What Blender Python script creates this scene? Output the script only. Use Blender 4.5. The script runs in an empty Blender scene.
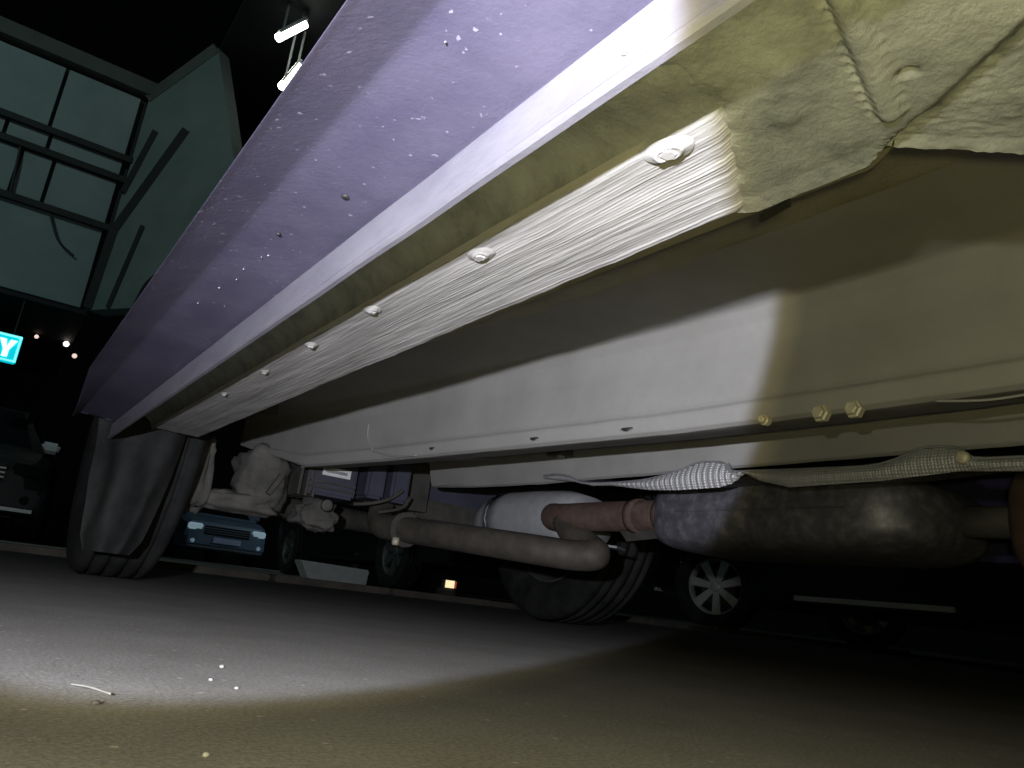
import bpy, bmesh, math, random
from mathutils import Vector, Matrix, noise
random.seed(7)
C = bpy.context.scene.collection
scene = bpy.context.scene
PI = math.pi

# ------------------------------------------------------------ camera
cam_d = bpy.data.cameras.new('camera'); cam = bpy.data.objects.new('camera', cam_d); C.objects.link(cam)
cam_d.sensor_width = 36; cam_d.lens = 760/1024*36; cam_d.clip_start = 0.01; cam_d.clip_end = 200
rt = Vector((0.81334834, -0.56937183, 0.11949979)); up = Vector((-0.24902678, -0.15509009, 0.95599829)); fw = Vector((0.52578526, 0.80731827, 0.2679311))
M = Matrix(((rt.x, up.x, -fw.x, 0), (rt.y, up.y, -fw.y, 0), (rt.z, up.z, -fw.z, 0.06), (0, 0, 0, 1)))
cam.matrix_world = M
scene.camera = cam
# ------------------------------------------------------------ world, lights, exposure
W = bpy.data.worlds.new('night_sky'); scene.world = W; W.use_nodes = True
W.node_tree.nodes['Background'].inputs[0].default_value = (0.35, 0.42, 0.5, 1)
W.node_tree.nodes['Background'].inputs[1].default_value = 0.0012
scene.view_settings.view_transform = 'Standard'; scene.view_settings.look = 'None'
scene.view_settings.exposure = 0.4; scene.view_settings.gamma = 1.0

def lamp(name, kind, loc, aim, power, color, **k):
    d = bpy.data.lights.new(name, kind); o = bpy.data.objects.new(name, d); C.objects.link(o)
    o.location = loc; d.energy = power; d.color = color
    if aim is not None:
        o.rotation_euler = Vector(aim).to_track_quat('-Z', 'Y').to_euler()
    for a, b in k.items(): setattr(d, a, b)
    return o
TORCH = (-0.14, -0.04, 0.10); AXIS = (0.3948, 0.8661, 0.3065)
# hand torch held left of the camera: cool hot spot, yellow corona at its rim, weak spill
lamp('torch_beam', 'SPOT', TORCH, AXIS, 36, (0.74, 0.79, 1.0), spot_size=math.radians(61.6), spot_blend=0.07, shadow_soft_size=0.006)
lamp('torch_corona', 'SPOT', TORCH, AXIS, 7.5, (1.0, 0.82, 0.34), spot_size=math.radians(64.5), spot_blend=0.10, shadow_soft_size=0.006)
lamp('torch_spill', 'SPOT', TORCH, AXIS, 3.4, (1.0, 0.98, 0.80), spot_size=math.radians(150), spot_blend=0.5, shadow_soft_size=0.006)
# the phone's own LED next to the lens
lamp('phone_led', 'SPOT', (0.015, -0.004, 0.076), (0.52, 0.78, 0.36), 2.4, (1.0, 0.92, 0.38), spot_size=math.radians(165), spot_blend=0.8, shadow_soft_size=0.005)

# ------------------------------------------------------------ helpers
def newmat(name): 
    m = bpy.data.materials.new(name); m.use_nodes = True
    return m, m.node_tree.nodes, m.node_tree.links, m.node_tree.nodes['Principled BSDF']
def mat(name, c1, c2=None, scale=20, rough=0.7, metal=0.0, bump=0.0, bscale=None, stretch=(1,1,1), specks=None, speck_scale=300, speck_at=0.75, spec=0.5, detail=6, c3=None):
    m, N, L, b = newmat(name)
    b.inputs['Roughness'].default_value = rough; b.inputs['Metallic'].default_value = metal
    b.inputs['Specular IOR Level'].default_value = spec
    tc = N.new('ShaderNodeTexCoord'); mp = N.new('ShaderNodeMapping'); mp.inputs['Scale'].default_value = stretch
    L.new(tc.outputs['Object'], mp.inputs['Vector'])
    n = N.new('ShaderNodeTexNoise'); n.inputs['Scale'].default_value = scale; n.inputs['Detail'].default_value = detail; n.inputs['Roughness'].default_value = 0.65
    L.new(mp.outputs[0], n.inputs['Vector'])
    r = N.new('ShaderNodeValToRGB'); r.color_ramp.elements[0].position = 0.33; r.color_ramp.elements[1].position = 0.67
    r.color_ramp.elements[0].color = (*c1, 1); r.color_ramp.elements[1].color = (*(c2 or c1), 1)
    if c3:
        e = r.color_ramp.elements.new(0.5); e.color = (*c3, 1)
    L.new(n.outputs['Fac'], r.inputs['Fac']); col = r.outputs['Color']
    if specks:
        n2 = N.new('ShaderNodeTexNoise'); n2.inputs['Scale'].default_value = speck_scale; n2.inputs['Detail'].default_value = 2
        L.new(mp.outputs[0], n2.inputs['Vector'])
        r2 = N.new('ShaderNodeValToRGB'); r2.color_ramp.elements[0].position = speck_at-0.04; r2.color_ramp.elements[1].position = speck_at
        L.new(n2.outputs['Fac'], r2.inputs['Fac'])
        mx = N.new('ShaderNodeMixRGB'); mx.inputs[2].default_value = (*specks, 1)
        L.new(r2.outputs['Color'], mx.inputs[0]); L.new(col, mx.inputs[1]); col = mx.outputs[0]
    L.new(col, b.inputs['Base Color'])
    if bump:
        nb = N.new('ShaderNodeTexNoise'); nb.inputs['Scale'].default_value = bscale or scale*3; nb.inputs['Detail'].default_value = 8; nb.inputs['Roughness'].default_value = 0.7
        L.new(mp.outputs[0], nb.inputs['Vector'])
        bp = N.new('ShaderNodeBump'); bp.inputs['Strength'].default_value = bump; bp.inputs['Distance'].default_value = 0.002
        L.new(nb.outputs['Fac'], bp.inputs['Height']); L.new(bp.outputs[0], b.inputs['Normal'])
    return m
def emit(name, c, s):
    m, N, L, b = newmat(name)
    b.inputs['Base Color'].default_value = (*c, 1); b.inputs['Emission Color'].default_value = (*c, 1); b.inputs['Emission Strength'].default_value = s
    return m
M_SILL = mat('sill_blue_paint', (0.060,0.055,0.098), (0.095,0.086,0.136), 14, rough=0.42, bump=0.25, bscale=260, specks=(0.22,0.205,0.28), speck_scale=230, speck_at=0.735, spec=0.5)
M_FLANGE = mat('flange_dusty_paint', (0.135,0.13,0.165), (0.19,0.185,0.215), 30, rough=0.5, bump=0.3, bscale=200, stretch=(1,0.3,1))
M_BODY = mat('body_blue_paint', (0.06,0.055,0.15), (0.08,0.07,0.18), 6, rough=0.35, bump=0.05)
M_UNDER = mat('underbody_coating', (0.27,0.245,0.165), (0.36,0.33,0.25), 16, rough=0.85, bump=0.7, bscale=300, c3=(0.33,0.31,0.225), spec=0.25)
M_RAIL = mat('rail_coating', (0.26,0.25,0.245), (0.37,0.36,0.35), 60, rough=0.7, bump=0.35, bscale=160, stretch=(1,0.12,1), spec=0.3, c3=(0.32,0.31,0.305))
M_PLATE = mat('rough_plate_coating', (0.17,0.18,0.19), (0.34,0.355,0.37), 34, rough=0.85, bump=0.55, bscale=330, spec=0.25, c3=(0.275,0.285,0.295))
M_FRAME = mat('frame_grey_coating', (0.225,0.220,0.212), (0.27,0.265,0.257), 9, rough=0.7, bump=0.25, bscale=220, spec=0.3)
M_FLOOR = mat('floor_coating', (0.255,0.24,0.18), (0.33,0.315,0.26), 12, rough=0.85, bump=0.7, bscale=300, c3=(0.30,0.285,0.225), spec=0.25)
M_BOLT = mat('bolt_zinc', (0.42,0.38,0.28), (0.62,0.57,0.44), 120, rough=0.5, metal=0.2, bump=0.2)
M_BLACK = mat('black_rubber_seal', (0.012,0.012,0.012), (0.03,0.03,0.03), 40, rough=0.6)
M_TYRE = mat('tyre_rubber', (0.012,0.013,0.013), (0.035,0.036,0.034), 14, rough=0.9, bump=0.3, bscale=90, spec=0.2)
M_TYREMUD = mat('muddy_tyre_rubber', (0.012,0.013,0.014), (0.033,0.034,0.034), 14, rough=0.95, bump=0.5, bscale=90, spec=0.2)
M_ALLOY = mat('alloy_wheel', (0.42,0.43,0.43), (0.55,0.55,0.55), 20, rough=0.3, metal=0.1)
M_STEEL = mat('dull_steel_rim', (0.10,0.10,0.105), (0.16,0.16,0.16), 20, rough=0.55, metal=0.5)
M_ALU = mat('aluminium_shield', (0.24,0.25,0.27), (0.34,0.35,0.37), 40, rough=0.5, metal=0.55, bump=0.2, bscale=160)
M_MUFF = mat('muffler_steel', (0.085,0.082,0.10), (0.20,0.195,0.225), 55, rough=0.48, metal=0.45, bump=0.2, bscale=120, c3=(0.12,0.118,0.14))
M_PIPE = mat('dusty_exhaust_pipe', (0.05,0.043,0.036), (0.095,0.085,0.07), 26, rough=0.7, metal=0.2, bump=0.2)
M_RUST = mat('rusty_pipe', (0.065,0.035,0.026), (0.125,0.085,0.07), 34, rough=0.85, bump=0.5, bscale=120)
M_TANK = mat('tank_plastic', (0.04,0.043,0.068), (0.06,0.063,0.095), 12, rough=0.6, bump=0.1)
M_MUD = mat('muddy_cast_metal', (0.05,0.048,0.045), (0.13,0.125,0.115), 14, rough=0.9, bump=0.6, bscale=60)
M_DARKM = mat('dark_dirty_metal', (0.035,0.033,0.03), (0.08,0.075,0.068), 20, rough=0.8, bump=0.3)
M_LABEL = mat('paper_label', (0.62,0.62,0.64), (0.75,0.75,0.76), 30, rough=0.6)
M_PRINT = mat('label_print', (0.22,0.22,0.24), (0.32,0.32,0.34), 60, rough=0.6)
M_LINER = mat('wheel_arch_liner', (0.03,0.03,0.03), (0.055,0.052,0.048), 20, rough=0.95, bump=0.4)
M_GLASS = mat('dark_car_glass', (0.01,0.012,0.014), (0.015,0.017,0.02), 5, rough=0.08, spec=0.6)

def tag(o, label=None, cat=None, group=None, kind=None):
    if label: o['label'] = label
    if cat: o['category'] = cat
    if group: o['group'] = group
    if kind: o['kind'] = kind
    return o
def thing(name, loc, label, cat, group=None, rz=0):
    o = bpy.data.objects.new(name, None); C.objects.link(o); o.location = loc; o.rotation_euler = (0,0,rz)
    o.empty_display_size = 0.1
    return tag(o, label, cat, group)
def org(parent):
    v = Vector((0,0,0)); p = parent
    while p is not None: v += p.location; p = p.parent
    return v
def obj(name, V, F, m, parent=None, smooth=False, local=False, loc=None, bevel=0):
    """V in world coordinates unless local; stored relative to the parent or to loc"""
    me = bpy.data.meshes.new(name)
    o0 = Vector((0,0,0)) if local else (org(parent) if parent else Vector(loc or (0,0,0)))
    me.from_pydata([tuple(Vector(v)-o0) for v in V], [], F); 
    bm = bmesh.new(); bm.from_mesh(me)
    bmesh.ops.recalc_face_normals(bm, faces=bm.faces)
    if bevel:
        bmesh.ops.bevel(bm, geom=[e for e in bm.edges if len(e.link_faces)==2 and e.calc_face_angle(0)>0.5], offset=bevel, segments=2, affect='EDGES', clamp_overlap=True)
    bm.to_mesh(me); bm.free()
    if smooth:
        for p in me.polygons: p.use_smooth = True
    me.materials.append(m)
    o = bpy.data.objects.new(name, me); C.objects.link(o)
    if parent: o.parent = parent
    elif loc and not local: o.location = loc
    return o
def merge(*parts):
    V, F = [], []
    for v, f in parts:
        n = len(V); V += [tuple(x) for x in v]; F += [tuple(i+n for i in q) for q in f]
    return V, F
def box(x0,x1,y0,y1,z0,z1):
    V = [(x,y,z) for z in (z0,z1) for y in (y0,y1) for x in (x0,x1)]
    return V, [(0,2,3,1),(4,5,7,6),(0,1,5,4),(2,6,7,3),(0,4,6,2),(1,3,7,5)]
def bar(p, q, w, t, upv=(0,0,1)):
    p, q = Vector(p), Vector(q); d = (q-p).normalized(); s = d.cross(Vector(upv)).normalized(); u = s.cross(d)
    V = [c+s*a*w/2+u*b*t/2 for c in (p,q) for a,b in ((-1,-1),(1,-1),(1,1),(-1,1))]
    return V, [(0,1,2,3),(4,7,6,5),(0,4,5,1),(1,5,6,2),(2,6,7,3),(3,7,4,0)]
def rings(R, caps=True, closed=True):
    n = len(R[0]); V = [v for r in R for v in r]; F = []
    for i in range(len(R)-1):
        for j in range(n if closed else n-1):
            k = (j+1) % n
            F.append((i*n+j, i*n+k, (i+1)*n+k, (i+1)*n+j))
    if caps and closed: F += [tuple(range(n-1,-1,-1)), tuple((len(R)-1)*n+j for j in range(n))]
    return V, F
def smooth_path(P, k=6):
    P = [Vector(p) for p in P]; out = []
    for i in range(len(P)-1):
        a = P[max(i-1,0)]; b = P[i]; c = P[i+1]; d = P[min(i+2,len(P)-1)]
        for s in range(k):
            t = s/k
            out.append(0.5*((2*b)+(c-a)*t+(2*a-5*b+4*c-d)*t*t+(3*b-a-3*c+d)*t**3))
    out.append(P[-1]); return out
def tube(P, r, n=12, k=6, flat=1.0):
    P = smooth_path(P, k) if k > 1 else [Vector(p) for p in P]
    R = []; u = None; L = len(P)
    for i, p in enumerate(P):
        d = (P[min(i+1,L-1)]-P[max(i-1,0)]).normalized()
        if u is None: u = d.orthogonal().normalized()
        u = (u - d*u.dot(d)).normalized(); v = d.cross(u)
        rr = r(i/(L-1)) if callable(r) else r
        R.append([p+u*math.cos(2*PI*j/n)*rr+v*math.sin(2*PI*j/n)*rr*flat for j in range(n)])
    return rings(R)
def grid(nu, nv, fn):
    V = [fn(i/(nu-1), j/(nv-1)) for i in range(nu) for j in range(nv)]
    F = [(i*nv+j, i*nv+j+1, (i+1)*nv+j+1, (i+1)*nv+j) for i in range(nu-1) for j in range(nv-1)]
    return V, F
def lathe(prof, c, axis='x', n=28, caps=True):
    """prof: list of (along, radius)"""
    R = []
    for a, r in prof:
        ring = []
        for j in range(n):
            t = 2*PI*j/n; p, q = r*math.cos(t), r*math.sin(t)
            ring.append((c[0]+a, c[1]+p, c[2]+q) if axis=='x' else (c[0]+p, c[1]+a, c[2]+q) if axis=='y' else (c[0]+p, c[1]+q, c[2]+a))
        R.append(ring)
    return rings(R, caps)
def lerp(a, b, t): return a+(b-a)*t
def interp(T, x):
    if x <= T[0][0]: return T[0][1]
    for (a,b),(c,d) in zip(T, T[1:]):
        if x <= c: return lerp(b, d, (x-a)/(c-a))
    return T[-1][1]
def nz(x, y, z, s=1.0): return noise.noise(Vector((x*s, y*s, z*s)))
def fbm(x, y, z, s=1.0): return noise.fractal(Vector((x*s, y*s, z*s)), 1.0, 2.0, 5)
H = 0.06          # lens height: the heights below are given above it

# ============================================================ SETTING
def ground_fn(u, v):
    return (lerp(-30,40,u), lerp(-25,45,v), 0)
def asphalt():
    m, N, L, b = newmat('worn_asphalt'); b.inputs['Roughness'].default_value = 0.8; b.inputs['Specular IOR Level'].default_value = 0.35
    tc = N.new('ShaderNodeTexCoord')
    def nt(s, d=6):
        n = N.new('ShaderNodeTexNoise'); n.inputs['Scale'].default_value = s; n.inputs['Detail'].default_value = d; n.inputs['Roughness'].default_value = 0.7
        L.new(tc.outputs['Object'], n.inputs['Vector']); return n
    def ramp(src, p0, c0, p1, c1):
        r = N.new('ShaderNodeValToRGB'); e = r.color_ramp.elements
        e[0].position = p0; e[1].position = p1; e[0].color = (*c0,1); e[1].color = (*c1,1); L.new(src, r.inputs[0]); return r.outputs[0]
    grain = ramp(nt(420,4).outputs['Fac'], .30, (.32,.31,.30), .72, (.68,.66,.63))
    patch = ramp(nt(7,5).outputs['Fac'], .3, (.75,.73,.71), .7, (1,1,1))
    mul = N.new('ShaderNodeMixRGB'); mul.blend_type = 'MULTIPLY'; mul.inputs[0].default_value = 1; L.new(grain, mul.inputs[1]); L.new(patch, mul.inputs[2])
    vo = N.new('ShaderNodeTexVoronoi'); vo.inputs['Scale'].default_value = 95; L.new(tc.outputs['Object'], vo.inputs['Vector'])
    chip = ramp(vo.outputs['Distance'], .12, (1,1,1), .17, (0,0,0))
    sel = N.new('ShaderNodeSeparateColor'); L.new(vo.outputs['Color'], sel.inputs[0])
    rare = ramp(sel.outputs[0], .80, (0,0,0), .82, (1,1,1))
    f = N.new('ShaderNodeMixRGB'); f.blend_type = 'MULTIPLY'; f.inputs[0].default_value = 1; L.new(chip, f.inputs[1]); L.new(rare, f.inputs[2])
    mx = N.new('ShaderNodeMixRGB'); mx.inputs[2].default_value = (.75,.72,.66,1); L.new(f.outputs[0], mx.inputs[0]); L.new(mul.outputs[0], mx.inputs[1])
    L.new(mx.outputs[0], b.inputs['Base Color'])
    bp = N.new('ShaderNodeBump'); bp.inputs['Strength'].default_value = 1.0; bp.inputs['Distance'].default_value = .02
    L.new(nt(330,6).outputs['Fac'], bp.inputs['Height']); L.new(bp.outputs[0], b.inputs['Normal'])
    return m
V, F = grid(2, 2, ground_fn)
tag(obj('ground', V, F, asphalt()), kind='structure')
M_CONC = mat('kerb_concrete', (0.09,0.085,0.07), (0.17,0.155,0.13), 10, rough=0.9, bump=0.4)
# low kerb behind the car, its stones one by one
kerb = tag(obj('trim_1', *box(-1.2,6.5,3.52,3.66,0,0.012), M_CONC), kind='structure')
xk = -1.2
kp = obj('kerb_stone', *box(0,0.56,3.42,3.62,0.0,0.03), M_CONC, kerb, bevel=0.006); kp.location.x = xk
for i in range(1, 13):
    o = kp.copy(); C.objects.link(o); o.parent = kerb; o.location = (xk+i*0.58, random.uniform(-.008,.008), random.uniform(-.003,.003))

# ------------------------------------------------------------ building, upper storey over a dark open ground floor
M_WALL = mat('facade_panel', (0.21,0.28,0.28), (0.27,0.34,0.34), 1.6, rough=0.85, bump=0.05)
M_SEAM = mat('facade_frame', (0.02,0.026,0.026), (0.035,0.04,0.04), 3, rough=0.8)
M_FASC = mat('facade_fascia', (0.075,0.085,0.075), (0.11,0.115,0.10), 3, rough=0.85)
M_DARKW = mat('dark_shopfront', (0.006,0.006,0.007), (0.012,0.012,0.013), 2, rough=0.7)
wb = tag(obj('wall_back', *box(-7,0.39,9.08,13,2.45,5.25), M_SEAM), kind='structure')
zs = [(2.46,3.37),(3.44,3.96),(4.05,4.23),(4.29,5.05)]
xs = {0:[-6.9,-4.2,-1.9,0.33], 1:[-6.9,-4.9,-3.1,-1.6,-0.60,-0.30,0.33], 2:[-6.9,-4.9,-3.1,-1.6,-0.80,-0.40,0.33], 3:[-6.9,-4.9,-2.9,-0.44,0.33]}
first = None
for r, (z0,z1) in enumerate(zs):
    for a, b_ in zip(xs[r], xs[r][1:]):
        V, F = box(a+.02,b_-.02,9.03,9.10,z0,z1)
        o = obj('wall_panel', V, F, M_WALL, wb)
for z in (3.405, 4.005, 4.26):
    obj('frame_bar', *box(-7,0.40,8.97,9.06,z-.035,z+.035), M_SEAM, wb)
obj('fascia', *box(-7,0.43,8.93,9.1,5.10,5.27), M_FASC, wb)
obj('cable', *tube([(-.2,9.0,3.37),(-.06,8.99,3.1),(.12,9.0,2.98)], .012, 6), M_SEAM, wb)
obj('cable', *tube([(-.63,9.0,4.05),(-.6,8.99,3.7),(-.58,9.0,3.44)], .014, 6), M_SEAM, wb)
# side wing running towards us, gable top falling to the right
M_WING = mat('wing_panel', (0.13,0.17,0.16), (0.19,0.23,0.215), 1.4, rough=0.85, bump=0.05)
def wing(t, z, d=0.0): return (0.39+0.33*t+0.5*d, 9-0.5*t+0.33*d, z)
pts = [(0,2.45),(3.2,2.45),(3.2,3.2),(2.46,4.22),(1.46,5.62),(0.1,5.12),(0,5.1)]
V = [wing(t,z,0) for t,z in pts] + [wing(t,z,.3) for t,z in pts]; n = len(pts)
F = [tuple(range(n)), tuple(range(2*n-1,n-1,-1))] + [(i,(i+1)%n,(i+1)%n+n,i+n) for i in range(n)]
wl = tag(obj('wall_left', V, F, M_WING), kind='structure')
obj('frame_bar', *bar(wing(.02,2.46,-.03), wing(.12,3.37,-.03), .10,.05,(0,1,0)), M_SEAM, wl)
obj('frame_bar', *bar(wing(.10,3.36,-.03), wing(1.25,4.55,-.03), .09,.05,(0,1,0)), M_SEAM, wl)
obj('frame_bar', *bar(wing(.05,3.85,-.03), wing(.45,4.6,-.03), .06,.05,(0,1,0)), M_SEAM, wl)
obj('frame_bar', *bar(wing(0.0,5.08,-.03), wing(1.46,5.60,-.03), .10,.05,(0,1,0)), M_FASC, wl)
obj('frame_bar', *bar(wing(.5,2.46,-.03), wing(.8,3.4,-.03), .04,.04,(0,1,0)), M_SEAM, wl)
# ground floor: dark shopfront set back, posts
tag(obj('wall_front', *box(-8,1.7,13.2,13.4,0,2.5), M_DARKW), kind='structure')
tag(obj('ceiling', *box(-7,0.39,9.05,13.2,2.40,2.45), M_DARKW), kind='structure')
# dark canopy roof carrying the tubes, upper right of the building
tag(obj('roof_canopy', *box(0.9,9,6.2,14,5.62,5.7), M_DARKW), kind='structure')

M_TUBE = emit('lit_tube', (0.93,1.0,0.90), 6.0)
M_BATTEN = mat('lamp_batten', (0.3,0.3,0.3), (0.35,0.35,0.35), 5)
def batten(p, q, label):
    t = thing('tube_lamp', tuple((Vector(p)+Vector(q))/2), label, 'lamp')
    P, Q = Vector(p), Vector(q)
    obj('lit_tube', *tube([P,Q], .042, 10, 1), M_TUBE, t)
    u = Vector((0,0,.06)); obj('batten', *bar(P+u,Q+u,.07,.035), M_BATTEN, t)
    for a in (.15,.85):
        m = P.lerp(Q,a)+u; obj('hanger', *bar(m, Vector((m.x,m.y,5.63)), .02,.02,(0,1,0)), M_BATTEN, t)
batten((1.24,7.0,5.17),(1.47,7.0,5.48),'upper right white fluorescent tube hanging under the dark canopy')
batten((1.44,7.3,4.86),(1.57,7.3,5.20),'lower white fluorescent tube half hidden behind the blue sill edge')

# turquoise lit sign ending in Y
M_SIGN = emit('sign_turquoise', (0.0,0.42,0.50), 0.9); M_SIGNW = emit('sign_white', (0.75,1.0,1.0), 0.95)
sg = thing('shop_sign', (-0.35,8.9,1.68), 'turquoise lit hanging shop sign with a white letter Y at left edge', 'sign')
obj('sign_box', *box(-0.50,-0.095,8.88,8.98,1.69,1.97), M_SIGN, sg, bevel=.012)
obj('border', *merge(box(-0.50,-0.10,8.868,8.88,1.945,1.963), box(-0.50,-0.10,8.868,8.88,1.697,1.712), box(-0.118,-0.10,8.868,8.88,1.70,1.96)), emit('sign_border',(0.25,0.85,0.85),0.8), sg)
def letter_Y(x, z, w, h, t):
    y0, y1 = 8.862, 8.88
    P = [(-w/2,h),(-w/2+t*1.15,h),(0,h*.58),(w/2-t*1.15,h),(w/2,h),(t/2,h*.42),(t/2,0),(-t/2,0),(-t/2,h*.42)]
    V = [(x+a,y0,z+b) for a,b in P]+[(x+a,y1,z+b) for a,b in P]; n = len(P)
    return V, [(0,1,2,8),(2,3,4,5),(2,5,8),(8,5,6,7)] + [(i,(i+1)%n,(i+1)%n+n,i+n) for i in range(n)]
obj('letter_y', *letter_Y(-0.205,1.735,.15,.175,.05), M_SIGNW, sg)
for x in (-0.42,-0.18): obj('hanger', *bar((x,8.93,1.96),(x,9.10,2.46),.012,.012,(1,0,0)), M_SEAM, sg)
# added lamp post, hidden behind our car, to brighten the far car
l2 = thing('added_street_lamp', (5.6,12.9,0), 'added unseen short lamp post that brightens the far blue grey car', 'street lamp')
obj('post', *tube([(5.6,12.9,0),(5.6,12.9,3.2)], .05, 10, 1), M_BATTEN, l2)  # post of the added lamp
obj('added_lamp_head', *box(5.3,5.75,12.8,13.0,3.2,3.28), M_BATTEN, l2, bevel=.01)
lamp('added_lamp_light', 'SPOT', (5.45,12.9,3.17), (-0.5,0.75,-0.9), 42, (0.70,0.88,1.0), spot_size=math.radians(80), spot_blend=.6, shadow_soft_size=.08)
# small bare bulbs below the soffit
M_BULB = emit('bulb_glow', (1.0,0.92,0.85), 1.6); M_BULB2 = emit('bulb_glow_dim', (1.0,0.75,0.65), 0.7)
def bulb(p, r, label, m=M_BULB):
    t = thing('ceiling_bulb', p, label, 'lamp')
    obj('bulb', *lathe([(-r,.002),(-r*.7,r*.7),(0,r),(r*.7,r*.7),(r,.004)], p, 'z', 12), m, t, True)
    obj('cord', *bar((p[0],p[1],p[2]+r*.9),(p[0],p[1],2.41),.008,.008,(0,1,0)), M_SEAM, t)
bulb((0.013,10.5,2.36), .025, 'small dim bulb right of the turquoise sign', M_BULB2)
bulb((0.33,10.5,2.36), .035, 'bright small bulb in the dark ground floor, topmost right of the sign')
bulb((0.45,10.5,2.24), .03, 'small reddish bulb lowest of the three right of the sign', M_BULB2)
# added street lamp, out of view at left, put in to light the facade
sl = thing('added_street_lamp', (-5.5,3.5,0), 'added grey street lamp post out of view at left, lighting the facade', 'street lamp')
obj('post', *tube([(-5.5,3.5,0),(-5.5,3.5,6.2)], .06, 10, 1), M_BATTEN, sl)  # post of the added street lamp
obj('added_lamp_arm', *tube([(-5.5,3.5,6.2),(-5.2,3.7,6.35),(-4.8,3.9,6.4)], .035, 8), M_BATTEN, sl)
obj('added_lamp_head', *box(-4.95,-4.45,3.83,4.03,6.36,6.44), M_BATTEN, sl, bevel=.01)
lm = lamp('added_lamp_light', 'SPOT', (-4.7,3.93,6.30), (0.65,1,-0.45), 260, (0.72,1.0,0.95), spot_size=math.radians(120), spot_blend=.8, shadow_soft_size=.15)

# ============================================================ THE CAR ABOVE US
car = thing('car', (0.9,0,0), 'dark blue car overhead seen from beneath with blue sill and muddy grey underbody', 'car')
def add(name, VF, m, parent=car, smooth=True, **k): return obj(name, VF[0], VF[1], m, parent, smooth, **k)
# --- sill: flange bottom, outer skin
def sill_prof(y):
    e = max(0.0, min(1.0, (y-0.95)/0.42))            # the outer lip tucks in towards the wheel arch
    s = [(0.143,0.198),(0.128,0.1985),(0.108,0.1995),(0.091,0.2004),(0.0875,0.2001),(0.080,0.1974),(0.071,0.1938),(0.062,0.1900),(0.0585,0.1882),(0.0578,0.1880),(0.0582,0.1888),(0.0645,0.2040),(0.083,0.250),(0.12,0.32),(0.16,0.45)]
    out = []
    for i,(x,z) in enumerate(s):
        if i >= 5: x = x + e*0.022*(1 if i > 7 else (i-4)/4); z = z + (e*0.004 if i > 7 else 0)
        out.append((x,z+H))
    return out
def sill_fn(u, v):
    y = lerp(-0.5, 1.40, u); P = sill_prof(y); f = v*(len(P)-1); i = min(int(f), len(P)-2); t = f-i
    x = lerp(P[i][0],P[i+1][0],t); z = lerp(P[i][1],P[i+1][1],t)
    return (x, y + (0.02*math.sin(z*40) if u == 1 else 0), z + 0.0006*nz(x*40, y*6, z*40))
sill = add('rocker_panel', grid(150, 53, sill_fn), M_SILL)
sill['label'] = 'blue painted sill skin with mud specks'
def flange_fn(u, v):
    y = lerp(-0.5,1.395,u)
    prof = [(0.1425,0.200),(0.1385,0.194),(0.1385,0.1745),(0.1372,0.1725),(0.1372,0.1705),(0.1388,0.1695),(0.1420,0.1695),(0.1432,0.1712),(0.1432,0.225)]
    f = v*(len(prof)-1); i = min(int(f),len(prof)-2); t = f-i
    return (lerp(prof[i][0],prof[i+1][0],t)+0.0004*nz(0,y*9,v*4), y, lerp(prof[i][1],prof[i+1][1],t)+H+0.0004*nz(3,y*14,0))
add('pinch_flange', grid(160,9,flange_fn), M_FLANGE, sill, False)['label'] = 'pale weld flange along the sill'
# drain plug, stone chips and a painted torch glint on the sill
def disc(p, r, h, axis='z', n=14): return lathe([(-h,.0005),(-h,r*.8),(-h*.5,r),(h,r)], p, axis, n)
for x,y,r in ((0.119,0.372,.0022),(0.107,0.45,.0013)): add('drain_plug', disc((x,y,0.1985+H),r,.0008), M_BLACK, sill)
M_CHIP = mat('pale_chip', (0.30,0.29,0.36), (0.40,0.39,0.46), 60, rough=0.5)
for i in range(9):
    y = random.uniform(.14,.75); x = random.uniform(.095,.13)
    add('chip_or_glint', disc((x,y,0.1990+H), random.uniform(.0003,.0008), .0003, n=7), M_CHIP, sill)
add('chip_or_glint', disc((.1375,.168,.2405),.0013,.0006,'x'), mat('painted_glint',(.85,.85,.9),(.9,.9,.95),60,rough=.3), sill)  # pale disc painted in for the torch glare on the flange
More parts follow.
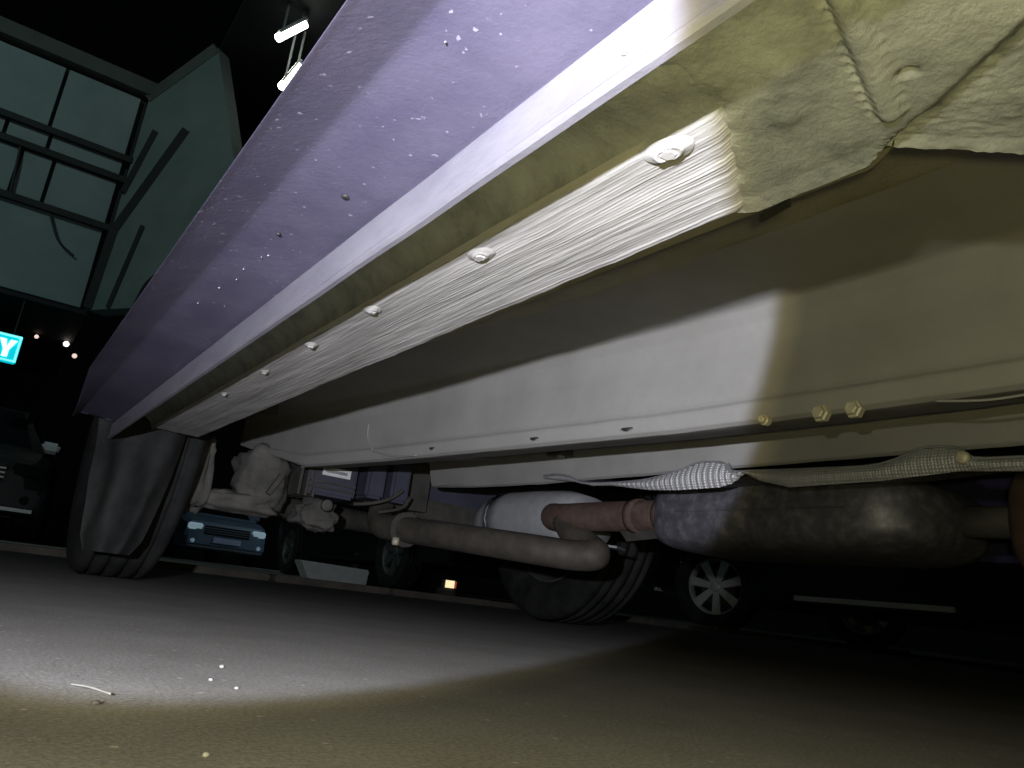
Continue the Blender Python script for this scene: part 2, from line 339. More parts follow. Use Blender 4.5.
# --- recess between flange and side rail, then rough reinforcement plate at the near end
def plate_edge(y): return 0.272 if y > 0.156 else 0.272+min(0.06,(0.156-y)*1.2)
def recess_fn(u, v):
    y = lerp(0.165,1.40,u**1.6); x = lerp(0.1425,0.200,v)
    b = max(0,min(1,(y-0.175)/0.13)); b = b*b*(3-2*b)
    z = lerp(0.197, 0.222, b*max(0,math.sin(PI*min(1,v*0.95+.05)))**.5)
    return (x, y, z+H+0.0010*fbm(x*60,y*60,1)+0.0006*fbm(x*160,y*160,5))
add('sill_recess', grid(150,16,recess_fn), M_PLATE)
def seg_d(px,py,ax,ay,bx,by):
    t = max(0,min(1,((px-ax)*(bx-ax)+(py-ay)*(by-ay))/((bx-ax)**2+(by-ay)**2)))
    return math.hypot(px-ax-t*(bx-ax), py-ay-t*(by-ay))
def plate_fn(u, v):
    y = lerp(-0.20,0.235,u); x = lerp(0.1428, plate_edge(y), v)
    z = 0.1965
    d = seg_d(x,y,.150,.106,.246,.137); z -= 0.0042*max(0,1-(d/.005)**2)**.5
    if y > lerp(.106,.137,(x-.15)/.096): z += 0.0035*max(0,1-abs(d-.0058)/.0012)
    p = math.hypot(x-.231,y-.1215); z += 0.006*max(0,1-(p/.0032)**2)
    d3 = seg_d(x,y,.256,.130,.231,.083); 
    if (x-.231)*(.130-.083)-(y-.083)*(.256-.231) > 0: z += min(0.0075, d3*0.9)+0.0008*fbm(x*260,y*260,2)
    edge = (plate_edge(y)-x); z -= 0.002*max(0,1-edge/.01)
    q = max(0,(y+.004*nz(x*90,y*90,8)-.172-.63*max(0,x-.199))/.02); z += .010*q*q
    z += 0.0003*fbm(x*50,y*50,3)+0.00018*fbm(x*300,y*300,4)
    d4 = math.hypot(x-.197,(y-.150)); z -= .002*max(0,1-(d4/.012)**2)**2
    d5 = math.hypot(x-.222,(y-.165)); z -= .0015*max(0,1-(d5/.010)**2)**2
    return (x,y,z+H)
pl = add('reinforcement_plate', grid(240,130,plate_fn), M_PLATE)
pl['label'] = 'rough grey stiffening plate with a diagonal bead'
# --- side rail with ridged coating, ragged edge
ridge = [random.uniform(.3,1) for _ in range(64)]
def rail_fn(u, v):
    y = lerp(0.15,1.36,u**1.5)
    fade = max(0,min(1,(y-.170-.63*(lerp(.1965,.2715,v)-.199))/.014)); xo = 0.1965+0.0007*fbm(y*30,0,7); xi = 0.2715+0.0011*fbm(y*40,1,2)
    x = lerp(xo,xi,v)
    k = v*36+1.6*nz(y*5,v*3,0); i = math.floor(k); t = k-i
    z = 0.1965-0.0007*ridge[i%64]*math.sin(PI*t)**0.8*min(1,(v+.05)*3)-0.001*fbm(x*40,y*7,9)
    z += 0.0035*max(0,1-v/.06)+0.003*max(0,1-(1-v)/.05)+.005*(1-fade)
    return (x,y,z+H)
rail = add('side_rail', grid(260,110,rail_fn), M_RAIL)
rail['label'] = 'pale ridged rail along the underbody'
def rail_side(u, v):
    y = lerp(0.150,1.36,u**1.5); lip = interp([(.150,.0),(.175,.026),(.2,.022),(.35,.012),(.6,.003),(1.4,.002)], y)
    pr = [(0.2712,0.199),(0.2715+lip*.5,0.1992+lip*.20),(0.2720+lip,0.1995+lip*.40),(0.276+lip,0.23),(0.28+lip,0.31)]
    f = v*4; i = min(int(f),3); t = f-i
    return (lerp(pr[i][0],pr[i+1][0],t)+.0011*fbm(y*40,1,2)*(1-v), y, lerp(pr[i][1],pr[i+1][1],t)+H)
add('rail_flank', grid(120,13,rail_side), M_UNDER, rail)
add('rail_slot', bar((.2935,.2335,.2650),(.2870,.2115,.2630),.0022,.004), M_BLACK, rail, False)
for i,(x,y,s) in enumerate(((.2065,.369,1),(.203,.517,.9),(.204,.65,.8),(.2055,.214,1.15),(.205,.79,.7),(.205,.95,.7))):
    def lump(u, v):
        a = 2*PI*u; r = .0085*s*v; h = .0017*s*(1-v**3)*(1+.35*nz(math.cos(a)*2+i*3,math.sin(a)*2,v*3))+(.0008*s if .45 < v < .62 else 0)
        return (x+r*math.cos(a)*.85, y+r*math.sin(a)*1.35, .1955+H-h-.0006*fbm(math.cos(a)*3+i,v*4,math.sin(a)*3))
    o = add('bolt_head', grid(21,12,lump), M_RAIL, rail); o['label'] = 'bolt head buried in coating on the rail'
    add('bolt_washer', lathe([(0,.0035*s),(-.0006,.0036*s),(-.0012,.003*s),(-.0012,.0003)], (x,y,.1937+H), 'z', 6), M_RAIL, o, False)
# --- floor pan and inner frame rail
XB = [(-.6,.62),(.37,.612),(.59,.604),(1.2,.535),(1.48,.490),(1.75,.455),(2.0,.43)]
def kick(y): return 0 if y < 1.47 else (y-1.47)*0.24
def floor_fn(u, v):
    y = lerp(-0.6,1.47,u); xb = interp(XB,y)
    pr = [(xb-.100,.331),(xb-.105,0.329),(xb-.109,0.3265),(xb-.116,0.3245),(.42,.318),(.33,.305),(.285,.300),(.276,.26)]
    f = v*7; i = min(int(f),6); t = f-i; t = t*t*(3-2*t) if 3 <= i < 6 else t
    x = lerp(pr[i][0],pr[i+1][0],t); z = lerp(pr[i][1],pr[i+1][1],t)
    d = math.hypot((x-.46)/.05,(y-.28)/.07); z += .004*max(0,1-d*d)
    return (x,y,z+H+.0012*fbm(x*22,y*22,0))
add('floor_pan', grid(140,50,floor_fn), M_FLOOR)
def frame_fn(u, v):
    y = lerp(-0.6,1.80,u); xb = interp(XB,y); k = kick(y)
    pr = [(xb+.070,.206),(xb+.016,.1975),(xb+.006,.1965),(xb,.2000),(xb-.0035,.216),(xb-.0005,.221),(xb-.001,.250),(xb-.001,.279),(xb-.006,.300),(xb-.018,.3145),(xb-.06,.321),(xb-.125,.3235)]
    f = v*11; i = min(int(f),10); t = f-i
    return (lerp(pr[i][0],pr[i+1][0],t)+.0006*fbm(y*15,v*3,4), y, lerp(pr[i][1],pr[i+1][1],t)+H+k*(1-v*.9)+.0005*fbm(y*20,v*5,1))
fr = add('frame_rail', grid(150,56,frame_fn), M_FRAME); fr['label'] = 'smooth grey inner frame rail'
def fpt(y, z): return (interp(XB,y)-.002, y, z)
add('weld_seam', tube([fpt(1.255,.325),fpt(1.25,.30),fpt(1.225,.274)], .0016, 6), M_FRAME, fr)
add('weld_seam', tube([fpt(1.225,.274),fpt(1.16,.262),fpt(1.09,.259)], .0014, 6), M_FRAME, fr)
for y,z,r in ((.815,.266,.008),(.655,.2655,.009),(1.05,.268,.007)):
    add('drain_slot', tube([fpt(y+r,z+.001),fpt(y,z-.0006),fpt(y-r,z+.001)], lambda t: .0004+.0022*math.sin(PI*t), 8), M_BLACK, fr)
    add('slot_lip', tube([fpt(y+r,z-.001),fpt(y,z-.0026),fpt(y-r,z-.001)], .0008, 6), M_FRAME, fr)
for y in (.468,.408,.376):
    x = interp(XB,y); s = .6 if y > .45 else 1
    o = add('frame_bolt', lathe([(.004,.0085*s),(-.002,.0085*s),(-.003,.0065*s),(-.0065,.0062*s),(-.0075,.005*s),(-.0075,.0003)], (x-.003,y,.256), 'x', 6 if s == 1 else 12), M_BOLT, fr, False)
    o['label'] = 'pale bolt head on the frame rail'
add('seam_bead', tube([(.597,.30,.250),(.597,.27,.246),(.598,.245,.2455),(.60,.2,.249)], .0012, 6), M_FRAME, fr)
# --- tunnel side: recess then rounded lip
def tun_fn(u, v):
    y = lerp(-0.6,1.50,u); e = max(0,(y-1.05)/.45); xb = interp(XB,y)
    top = lerp(.2315,.2145,e**2); bot = lerp(.2005,.2128,e**2)
    pr = [(xb+.012,.1975),(xb+.03,.262),(.74,.272),(.785,.262),(.797,top+.006),(.800,top),(.8005,(top+bot)/2),(.803,bot+.003),(.808,bot),(.816,bot+.003),(.83,.262),(.90,.300),(1.02,.330)]
    f = v*12; i = min(int(f),11); t = f-i
    return (lerp(pr[i][0],pr[i+1][0],t)+.0010*fbm(y*12,v*2,6), y, lerp(pr[i][1],pr[i+1][1],t)+H+.0009*fbm(y*16,v*6,2))
add('tunnel_panel', grid(120,61,tun_fn), M_FRAME)['label'] = 'grey tunnel panel with rounded lower lip'
for dx,r in ((0,.0035),(.012,.003)):
    add('brake_line', tube([(.70+dx,-.5,.300),(.70+dx,.6,.300),(.72+dx,1.0,.306),(.70+dx,1.3,.318),(.66+dx,1.55,.312)], r, 8), M_BLACK)
o = add('line_clip', box(.765,.80,1.0,1.045,.300,.322), M_DARKM, smooth=False, bevel=.003)
add('clip_bolt', disc((.78,1.02,.300),.008,.004), M_ALU, o)
o = add('line_bracket', bar((.70,1.42,.312),(.80,1.25,.316),.035,.004), M_FRAME, smooth=False)
# upper body shell and floor above everything
add('underbody_shell', merge(box(.16,1.64,-1.5,1.38,.395,.41), box(.34,1.46,1.38,2.55,.47,.48)), M_LINER, smooth=False)
def shell(u, v):
    y = lerp(-1.9,2.6,u); e = max(0,(abs(y-.35)-1.65)/.6)
    low = .50 if y < 1.42 or y > 2.14 else .50+.22*math.sin(PI*(y-1.42)/.72)
    pr = [(.165+max(0,low-.5)*.6,low),(.235,.75),(.305,.98),(.345,1.06),(.49,1.45),(.9,1.50),(1.31,1.45),(1.455,1.06),(1.495,.98),(1.565,.75),(1.635-max(0,low-.5)*.3,low)]
    f = v*10; i = min(int(f),9); t = f-i; x = lerp(pr[i][0],pr[i+1][0],t); z = lerp(pr[i][1],pr[i+1][1],t)
    if z > 1.0 and e > 0: z = lerp(z, 1.0, min(1,e))
    return (x,y,z)
sh = add('body_shell', grid(60,61,shell), M_BODY)
for sx in (0,1):
    for y0,y1 in ((-.75,.2),(.28,1.2)):
        a = lambda x: x if not sx else 1.8-x
        V = [(a(.350),y0,1.08),(a(.350),y1,1.08),(a(.477),y1-.06,1.42),(a(.477),y0+.06,1.42)]
        V += [(x+(-.004 if not sx else .004),y,z) for x,y,z in V]
        add('side_window', (V,[(0,1,2,3),(7,6,5,4),(0,4,5,1),(1,5,6,2),(2,6,7,3),(3,7,4,0)]), M_GLASS, sh, False)
# far sill and door line on the far side
add('far_sill', box(1.60,1.68,-.5,1.38,.235,.42), M_BODY, smooth=False, bevel=.015)
# wheel arch liner
def liner(xa,xb):
    R = []
    for i in range(15):
        a = PI*i/14; R.append([(x, 1.79+.40*math.cos(a), .33+.40*math.sin(a)) for x in (xa,xb)])
    return rings(R, False, False)
add('arch_liner', liner(.25,.40), M_LINER); add('arch_liner', liner(1.46,1.64), M_LINER)
# --- wheels
def tyre_prof(w, r, grooves=True):
    P = [(-w*.36,r*.64),(-w*.47,r*.72),(-w*.5,r*.84),(-w*.47,r*.93),(-w*.42,r*.975)]
    g = (-.28,-.10,.10,.28)
    for c in g: P += [(w*(c-.035),r),(w*(c-.03),r-.008),(w*(c+.03),r-.008),(w*(c+.035),r)]
    P += [(w*.42,r*.975),(w*.47,r*.93),(w*.5,r*.84),(w*.47,r*.72),(w*.36,r*.64)]
    return P
def rim_mesh(c, w, r, n=30, face=1):
    P = [(w*.36*face,r*.66),(w*.30*face,r*.62),(w*.10*face,r*.58),(-w*.36*face,r*.62),(-w*.36*face,r*.645)]
    R = []
    for a,rr in P: R.append([(c[0]+a,c[1]+rr*math.cos(2*PI*j/n),c[2]+rr*math.sin(2*PI*j/n)) for j in range(n)])
    return rings(R, False)
def wheel(c, w, r, parent, m_t, m_r, spokes=7, face=1, lugs=False, yaw=0):
    def rot(VF):
        if not yaw: return VF
        cs, sn = math.cos(yaw), math.sin(yaw)
        return [(c[0]+(x-c[0])*cs-(y-c[1])*sn, c[1]+(x-c[0])*sn+(y-c[1])*cs, z) for x,y,z in VF[0]], VF[1]
    t = obj('tyre', *rot(lathe(tyre_prof(w,r), c, 'x', 40, False)), m_t, parent, True)
    if lugs:
        L = []
        for j in range(44):
            a = 2*PI*j/44
            for s in (-1,1):
                p = Vector((c[0]+s*w*.46, c[1]+r*.94*math.cos(a), c[2]+r*.94*math.sin(a))); q = Vector((c[0]+s*w*.31, c[1]+(r+.001)*math.cos(a+.05), c[2]+(r+.001)*math.sin(a+.05)))
                L.append(bar(p,q,.020,.007,(0,math.cos(a),math.sin(a))))
        o = obj('tread_blocks', *merge(*L), m_t, t); o['kind'] = 'stuff'
    rm = obj('wheel_rim', *rot(rim_mesh(c,w,r,30,face)), m_r, parent, True)
    third = parent is not None and parent.parent is None
    obj('hub', *rot(lathe([(w*.05*face,r*.14),(w*.24*face,r*.13),(w*.28*face,r*.08),(w*.28*face,.002)], c, 'x', 16)), m_r, rm, True)
    ins = obj('brake_disc', *rot(lathe([(-w*.02*face,r*.42),(-w*.06*face,r*.42)], c, 'x', 20)), M_DARKM, rm)
    for k in range(spokes):
        a = 2*PI*k/spokes+.3; ca, sa = math.cos(a), math.sin(a)
        p = Vector((c[0]+w*.22*face, c[1]+r*.10*ca, c[2]+r*.10*sa)); q = Vector((c[0]+w*.28*face, c[1]+r*.62*ca, c[2]+r*.62*sa))
        n1 = Vector((0,-sa,ca))
        V = []
        for s,wd in ((p,.020),(q,.034)):
            for e,dx in ((-1,0),(1,0),(1,-.025*face),(-1,-.025*face)): V.append(tuple(s+n1*e*wd*r/.31+Vector((dx,0,0))))
        obj('spoke', *rot((V,[(0,1,2,3),(4,7,6,5),(0,4,5,1),(1,5,6,2),(2,6,7,3),(3,7,4,0)])), m_r, rm)
wheel((.240,1.80,.325), .155, .325, car, M_TYREMUD, M_STEEL, 6, -1, False)
wheel((1.56,1.95,.325), .20, .325, car, M_TYRE, M_STEEL, 6, 1, False)
# mud splashed hang behind the sill end
add('mud_flap', grid(16,24,lambda u,v: (lerp(lerp(.145,.115,u**.5),lerp(.22,.275,u**.5),v)+.008*nz(u*4,v*4,2), 1.425+.02*nz(u*3,v*3,1)-.02*math.cos(v*9), lerp(.05,.40,u))), M_TYREMUD)
# --- exhaust: muffler, pipes, shields
def oval(yc, hx, hz, xc, zc, n=36, p=3.2):
    return [(xc+hx*math.copysign(abs(math.cos(2*PI*j/n))**(2/p),math.cos(2*PI*j/n)), yc, zc+hz*math.copysign(abs(math.sin(2*PI*j/n))**(2/p),math.sin(2*PI*j/n))) for j in range(n)]
R = []
for y,s in ((.465,.05),(.468,.35),(.478,.62),(.50,.83),(.53,.95),(.56,1),(.7,1),(.86,1),(.88,.985),(.896,.94),(.908,.84),(.914,.70),(.918,.5),(.919,.05)):
    R.append(oval(y,(.125*s),.0545*s,1.005,.158+H,p=4))
mf = add('muffler', rings(R), M_MUFF); mf['label'] = 'speckled oval steel muffler'
add('muffler_seam', tube([(1.005-.126,y,.158+H) for y in (.55,.6,.7,.8,.84)], .0012, 6), M_MUFF, mf)
ex = add('exhaust_pipe', tube([(.962,.88,.166+H),(.960,1.0,.166+H),(.958,1.12,.166+H),(.958,1.22,.166+H),(.97,1.27,.170+H)], .028, 16), M_RUST); ex['label'] = 'rusty exhaust pipe leaving the muffler'
for y in (.93,1.0): add('pipe_clamp', tube([(.961,y,.166+H),(.961,y+.02,.166+H)], .031, 16, 1), M_RUST, ex)
add('pipe_bracket', bar((.955,.95,.140+H),(.965,1.05,.134+H),.03,.004,(1,0,1)), M_DARKM, ex, False)
lp = add('exhaust_pipe', tube([(.957,1.21,.160+H),(.955,1.175,.130+H),(.952,1.12,.103+H),(.94,1.095,.092+H),(.915,1.13,.088+H),(.86,1.20,.092+H),(.80,1.38,.104+H),(.765,1.54,.114+H),(.750,1.62,.122+H),(.765,1.67,.16+H),(.79,1.69,.22+H)], .028, 16), M_PIPE); lp['label'] = 'dusty brown lower exhaust pipe with a tight bend'
add('pipe_flange', lathe([(-.006,.038),(.006,.038)], (.765,1.53,.113+H), 'y', 16), M_DARKM, lp, False)
add('flange_bolt', disc((.745,1.525,.085+H),.008,.008), M_BOLT, lp)
# aluminium can shield
R = []
for y,s in ((1.28,.80),(1.33,.93),(1.40,1.0),(1.52,1.0),(1.565,.99),(1.566,.955),(1.60,.92),(1.64,.78),(1.675,.56),(1.695,.34),(1.70,.03)):
    R.append(oval(y,(.085*s),.069*s,1.075,.180+H+(1-s)*-.03,32,2.3))
M_CAN = mat('can_aluminium', (0.40,0.41,0.43), (0.52,0.53,0.55), 40, rough=0.45, metal=0.25, bump=0.2, bscale=160)
cn = add('heat_shield', rings(R), M_CAN); cn['label'] = 'rounded silver heat shield can'
add('shield_band', tube([(1.075-.086*math.cos(a),1.566,.180+H+.0695*math.sin(a)) for a in [PI*(-.6+1.8*i/16) for i in range(17)]], .002, 6, 1), M_ALU, cn)
add('shield_tab', bar((.94,1.20,.118+H),(1.0,1.09,.112+H),.05,.004), M_ALU, cn, False)
# long crinkled shield with wavy edge
SX = .79; SK = .94
def sk(T): return [(y*SK, H+(z-H)*SK) for y,z in T]
TOP = [(-.3,.250),(.25,.253),(.336,.256),(.382,.2585),(.397,.270),(.42,.2735),(.44,.273),(.487,.2590),(.56,.259),(.66,.2625),(.70,.2645),(.715,.2765),(.735,.2800),(.765,.2805),(.80,.272),(.862,.2625),(.92,.2605),(.98,.2615),(1.03,.2655),(1.06,.277),(1.10,.284),(1.14,.283)]
BOT = [(-.3,.232),(.25,.236),(.398,.246),(.487,.240),(.608,.238),(.655,.249),(.68,.2605),(.70,.248),(.722,.2435),(.80,.2425),(.862,.2455),(.95,.2565),(1.0,.2585),(1.05,.268),(1.10,.274),(1.14,.279)]
def shield_mat():
    m, N, L, b = newmat('knurled_aluminium'); b.inputs['Roughness'].default_value = .5; b.inputs['Metallic'].default_value = .35
    b.inputs['Base Color'].default_value = (.40,.40,.41,1)
    tc = N.new('ShaderNodeTexCoord'); w1 = N.new('ShaderNodeTexWave'); w1.bands_direction = 'Y'; w1.inputs['Scale'].default_value = 90; w1.inputs['Distortion'].default_value = .4
    w2 = N.new('ShaderNodeTexWave'); w2.bands_direction = 'Z'; w2.inputs['Scale'].default_value = 90
    for w in (w1,w2): L.new(tc.outputs['Object'], w.inputs['Vector'])
    a = N.new('ShaderNodeMath'); a.operation = 'MULTIPLY'; L.new(w1.outputs['Fac'], a.inputs[0]); L.new(w2.outputs['Fac'], a.inputs[1])
    bp = N.new('ShaderNodeBump'); bp.inputs['Strength'].default_value = .5; bp.inputs['Distance'].default_value = .002
    L.new(a.outputs[0], bp.inputs['Height']); L.new(bp.outputs[0], b.inputs['Normal']); return m
TOP = sk(TOP); BOT = sk(BOT)
M_KNURL = shield_mat()
def hs_fn(u, v):
    y = lerp(-.28,1.07,u); zt = interp(TOP,y); zb = min(interp(BOT,y), zt-.002)
    cr = .0011*math.sin(y*640)*(1 if .64 < y < .95 else .2)
    return (SX+cr+.006*math.sin(PI*v)*-1+.002*nz(y*14,0,0), y, lerp(zt,zb,v))
hsd = add('long_heat_shield', grid(900,9,hs_fn), M_KNURL); hsd['label'] = 'thin dimpled foil shield with a wavy rim'
def hs2(u, v):
    y = lerp(-.28,1.03,u); zb = min(interp(BOT,y), interp(TOP,y)-.002)
    return (lerp(SX,.9,v), y, zb+.02*v+.006*math.sin(PI*v))
add('shield_return', grid(100,5,hs2), M_MUFF, hsd)
add('rolled_rim', tube([(SX-.002,y,z+.0006) for y,z in TOP], .0013, 6, 3), M_ALU, hsd)
add('shield_tab', bar((.787,.662,.250),(.787,.667,.262),.008,.002,(1,0,0)), M_ALU, hsd, False)
add('shield_screw', disc((.784,.368,.247),.007,.004,'x'), M_BOLT, hsd)
# second rusty box at the right
R = []
for y,s in ((-.2,.9),(.0,1),(.3,1),(.36,1),(.375,.97),(.385,.86),(.39,.6),(.391,.05)): R.append(oval(y,.11*s,.075*s,1.01,.150+H,32,2.6))
add('resonator', rings(R), mat('dark_rust', (0.04,0.022,0.017), (0.075,0.045,0.035), 30, rough=.85, bump=.4))['label'] = 'reddish rusty resonator at the right'
add('link_pipe', tube([(1.0,.36,.155+H),(1.0,.50,.157+H)], .02, 12, 1), M_DARKM)
# --- fuel tank, canister and axle parts near the rear
tk = add('fuel_tank', box(.87,1.33,1.75,1.92,.225,.46), M_TANK, smooth=False, bevel=.012); tk['label'] = 'dark blue plastic tank'
add('tank_step', box(.88,1.32,1.735,1.92,.217,.272), M_DARKM, tk, False, bevel=.008)
for x in (.690,.752): add('tank_rib', box(x,x+.045,1.60,1.72,.235,.44), M_TANK, tk, False, bevel=.006)
add('tank_back', box(.66,.90,1.70,1.85,.235,.46), M_DARKM, tk, False)
cb = add('canister', box(.552,.668,1.605,1.74,.222,.42), M_TANK, smooth=False, bevel=.006); cb['label'] = 'dark ribbed canister with a white sticker'
for i in range(3): add('canister_rib', box(.535+i*.016,.541+i*.016,1.600,1.70,.215,.40), M_DARKM, cb, False)
lb = add('sticker', box(.5835,.6485,1.6015,1.6045,.266,.285), M_LABEL, cb, False); lb['label'] = 'white paper sticker'
add('print_line', box(.590,.640,1.6005,1.6016,.2725,.279), M_PRINT, lb, False)
for z in (.236,.248): add('canister_rib', box(.560,.664,1.598,1.606,z,z+.004), M_DARKM, cb, False)
def blob(c, s, seed, amp=.22, n=18):
    def fn(u,v):
        a = 2*PI*u; b = PI*(v-.5); d = Vector((math.cos(b)*math.cos(a),math.cos(b)*math.sin(a),math.sin(b)))
        k = 1+amp*noise.fractal(d*1.7+Vector((seed,0,0)),1,2,4); p = 2.6
        d = Vector([math.copysign(abs(q)**(2/p),q) for q in d])
        return (c[0]+s[0]*d.x*k, c[1]+s[1]*d.y*k, c[2]+s[2]*d.z*k)
    return grid(n*2+1,n,fn)
kn = add('axle_knuckle', blob((.472,1.67,.240),(.062,.05,.068),3,.3), M_MUD); kn['label'] = 'mud caked axle knuckle'
add('knuckle_slot', bar((.478,1.612,.205),(.500,1.612,.250),.010,.012,(0,1,0)), M_DARKM, kn, False)
add('bushing', lathe([(-.02,.014),(-.026,.011),(-.024,.001)], (.598,1.60,.200), 'y', 16), M_MUD, kn)
add('control_arm', blob((.425,1.655,.180),(.09,.035,.022),6,.3), M_MUD)['label'] = 'muddy curved control arm'
add('strut_bracket', blob((.335,1.66,.225),(.036,.045,.085),9,.35), M_MUD)['label'] = 'muddy strut bracket by the wheel'
add('lower_mount', blob((.60,1.64,.182),(.05,.03,.030),12,.4), M_MUD)
add('torsion_beam', tube([(.55,1.80,.20),(.9,2.0,.21),(1.3,2.0,.21),(1.5,1.98,.25)], .028, 12), M_DARKM)
add('hose', tube([(.665,1.60,.215),(.70,1.585,.222),(.74,1.58,.238),(.77,1.58,.262)], .004, 8), M_DARKM)
add('hose', tube([(.72,1.585,.205),(.77,1.575,.222),(.79,1.58,.25)], .0035, 8), M_DARKM)

# ============================================================ OTHER PARKED CARS
def wheel_local(parent, cx, cy, r, w, face, m_r, yaw=0, spokes=7): wheel((cx,cy,r), w, r, parent, M_TYRE, m_r, spokes, face, False, yaw)
def parked_car(loc, rz, label, m_body, m_rim, steer=0, strip=None, lit=None, grille=True, mirror=None, plate=False):
    """nose towards local -y"""
    t = thing('car', (0,0,0), label, 'car')
    def a(name, VF, m, parent=t, smooth=False, **k): return obj(name, VF[0], VF[1], m, parent, smooth, **k)
    st = [(-2.12,.60,.30,.60),(-2.05,.76,.24,.72),(-1.70,.85,.22,.82),(-1.69,.85,.5,.82),(-1.5,.86,.64,.85),(-1.32,.87,.68,.87),(-1.14,.87,.64,.88),(-.95,.88,.5,.89),(-.94,.88,.22,.89),(-.5,.88,.22,.92),(.6,.88,.22,.94),(.94,.88,.22,.945),(.95,.88,.5,.945),(1.14,.875,.64,.948),(1.32,.87,.68,.95),(1.5,.865,.64,.95),(1.69,.86,.5,.945),(1.70,.86,.22,.945),(1.95,.82,.24,.92),(2.08,.74,.30,.85)]
    R = []
    for y,w,zb,zt in st:
        m = (zb+zt)/2
        R.append([(-w*.85,y,zb),(w*.85,y,zb),(w*.97,y,zb+.02),(w,y,m),(w*.97,y,zt-.06),(w*.86,y,zt),(-w*.86,y,zt),(-w*.97,y,zt-.06),(-w,y,m),(-w*.97,y,zb+.02)])
    body = a('body', rings(R), m_body, smooth=False)
    cs = [(-1.15,.74,.88,.885),(-.45,.66,.90,1.36),(.2,.62,.92,1.44),(.9,.62,.92,1.42),(1.65,.68,.93,.97)]
    R = [[(-w*1.12,y,z0),(w*1.12,y,z0),(w,y,max(z0+.003,z1)),(-w,y,max(z0+.003,z1))] for y,w,z0,z1 in cs]
    a('cabin', rings(R), m_body)
    a('windscreen', ([(-.70,-1.10,.925),(.70,-1.10,.925),(.62,-.48,1.345),(-.62,-.48,1.345),(-.70,-1.09,.915),(.70,-1.09,.915),(.62,-.47,1.335),(-.62,-.47,1.335)],[(0,1,2,3),(7,6,5,4),(0,4,5,1),(1,5,6,2),(2,6,7,3),(3,7,4,0)]), M_GLASS)
    for s in (-1,1):
        for y0,y1 in ((-.75,.15),(.22,1.1)):
            V = [(s*.785,y0,.95),(s*.785,y1,.95),(s*.70,y1-.1,1.34),(s*.70,y0+.18,1.34)]; V += [(x-s*.04,y,z) for x,y,z in V]
            a('side_window', (V,[(0,1,2,3),(7,6,5,4),(0,4,5,1),(1,5,6,2),(2,6,7,3),(3,7,4,0)]), M_GLASS)
        a('headlight', box(s*.60-.13,s*.60+.13,-2.13,-2.02,.56,.68), lit or M_GLASS, bevel=.02)
        a('fog_light', disc((s*.62,-2.13,.36),.05,.03,'y'), lit or M_GLASS)
        a('tail_light', box(s*.62-.10,s*.62+.10,2.02,2.09,.66,.80), mat('tail_red',(.10,.01,.01),(.14,.02,.02),9,rough=.2) if s < 0 else bpy.data.materials['tail_red'], bevel=.02)
        a('door_mirror', box(s*.90-.09,s*.90+.09,-.86,-.72,.93,1.05), mirror or m_body, bevel=.03)
        a('sill_strip', box(s*.862-.012,s*.862+.012,-.55,.50,.255,.285), strip or m_body)
        for y0 in (-.2,.75): a('door_handle', box(s*.885-.012,s*.885+.012,y0,y0+.16,.78,.81), m_body)
        wheel_local(t, s*.80, -1.32, .31, .19, s, m_rim, steer)
        wheel_local(t, s*.80, 1.32, .31, .19, s, m_rim)
    a('bumper', box(-.74,.74,-2.16,-2.0,.28,.46), m_body, bevel=.03)
    if plate: a('number_plate', box(-.26,.26,-2.185,-2.165,.36,.46), M_PLATEW)
    if grille:
        g = a('grille', box(-.42,.42,-2.13,-2.05,.50,.66), M_BLACK)
        for z in (.53,.57,.61): a('grille_bar', box(-.42,.42,-2.145,-2.125,z,z+.014), strip or M_ALU, g)
        a('bumper_lip', box(-.70,.70,-2.18,-2.12,.255,.285), strip or M_ALU)
    t.location = loc; t.rotation_euler = (0,0,rz)
    return t
M_DKBODY = mat('dark_car_paint', (0.008,0.009,0.010), (0.012,0.013,0.014), 4, rough=.3)
M_GREY2 = mat('charcoal_car_paint', (0.02,0.021,0.023), (0.028,0.029,0.03), 4, rough=.35)
M_TEAL = mat('blue_grey_car_paint', (0.16,0.24,0.32), (0.22,0.30,0.38), 4, rough=.35)
M_PLATEW = mat('blank_plate', (.55,.62,.85), (.65,.70,.92), 9, rough=.5)
M_CHROME = mat('chrome_strip', (0.75,0.76,0.76), (0.85,0.85,0.85), 10, rough=.35, metal=.1)
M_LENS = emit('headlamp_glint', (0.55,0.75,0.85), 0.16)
parked_car((3.78,17.2,0), 0.05, 'pale blue grey car far off, nose facing us beneath the muddy axle', M_TEAL, M_STEEL, lit=M_LENS, plate=True)
parked_car((5.15,2.45,0), PI-0.12, 'dark parked car with silver alloy wheel and chrome sill strip at right', M_DKBODY, M_ALLOY, steer=0.45, strip=M_CHROME)
parked_car((3.78,7.3,0), 0.0, 'black hatchback standing behind the exhaust, only its dark tyres showing', M_DKBODY, M_STEEL, grille=False)
parked_car((-0.55,10.2,0), 0.10, 'charcoal car parked in the dark below the turquoise sign', M_GREY2, M_STEEL, strip=M_CHROME, mirror=M_CHROME)

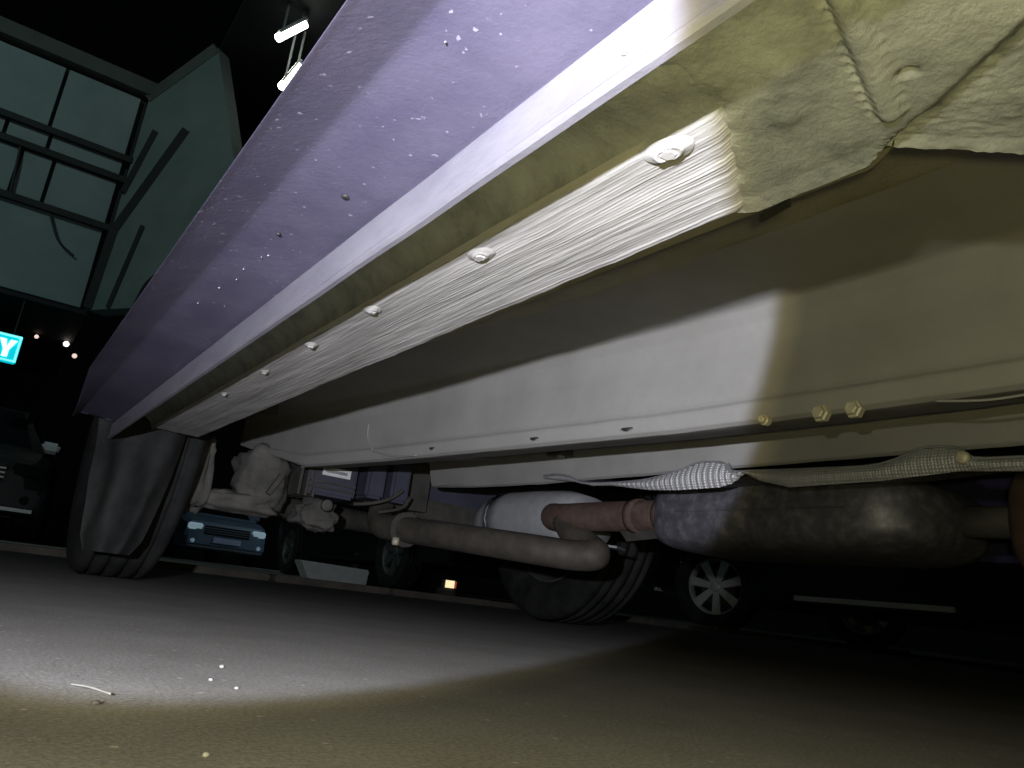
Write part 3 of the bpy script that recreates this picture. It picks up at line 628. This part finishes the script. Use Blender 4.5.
# ============================================================ SMALL THINGS
wk = thing('kerb_block', (2.0,4.7,0), 'white painted kerb block on the ground beside a dark tyre', 'kerb block')
M_WHITE = mat('white_road_paint', (0.55,0.60,0.60), (0.72,0.76,0.76), 20, rough=.8)
V = [(1.78,4.75,0),(2.16,4.75,0),(2.17,4.75,.115),(1.70,4.75,.125),(1.78,4.90,0),(2.16,4.90,0),(2.17,4.90,.115),(1.70,4.90,.125)]
obj('block', V, [(0,1,2,3),(7,6,5,4),(0,4,5,1),(1,5,6,2),(2,6,7,3),(3,7,4,0)], M_WHITE, wk, bevel=.008)
rs = thing('road_stud', (2.62,4.5,0), 'pale yellow lit road stud on the dark ground under the exhaust pipe', 'road stud')
obj('stud_base', *box(2.57,2.67,4.46,4.55,0,.065), M_DARKM, rs, bevel=.006)
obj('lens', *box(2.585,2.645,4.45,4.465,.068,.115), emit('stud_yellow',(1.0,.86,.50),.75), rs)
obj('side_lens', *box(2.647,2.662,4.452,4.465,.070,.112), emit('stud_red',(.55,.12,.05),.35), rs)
obj('stud_back', *box(2.575,2.665,4.464,4.50,.064,.118), M_DARKM, rs)
# twig and pebbles on the asphalt
M_TWIG = mat('dry_twig', (.13,.125,.12), (.19,.185,.17), 200, rough=.8)
tg = tag(obj('twig', *tube([(.0499,.3942,.0012),(.056,.384,.0018),(.0629,.3722,.0012)], .0005, 6), M_TWIG, None, True, loc=(.056,.384,0)), 'thin pale dry twig lying on lit asphalt at left', 'twig')
def pebble(x, y, r, label, m, seed):
    V, F = blob((x,y,r*.55), (r,r*.8,r*.6), seed, .25, 7)
    tag(obj('pebble', V, F, m, None, True, loc=(x,y,0)), label, 'pebble', 'pebbles on the asphalt')
M_PEB = mat('pale_pebble', (.22,.215,.20), (.3,.295,.27), 90, rough=.7); M_PEBD = mat('dark_pebble', (.03,.03,.03), (.06,.055,.05), 90, rough=.8)
tagd = 'dark crumb of stone on the asphalt just below the twig'
pebble(.055,.353,.0016,tagd,M_PEBD,1)
for i,(x,y,r,l) in enumerate(((.1245,.405,.0011,'pale pebble nearest to the twig end on its right, nearer of a close pair'),(.118,.43,.0011,'pale pebble right of the twig, farther and leftmost of a close pair'),
    (.137,.482,.0014,'pale pebble on lit asphalt, farthest from the camera of the scattered few'),(.077,.268,.0012,'pale pebble nearest the camera at the bottom left edge'))):
    pebble(x,y,r,l,M_PEB,20+i)
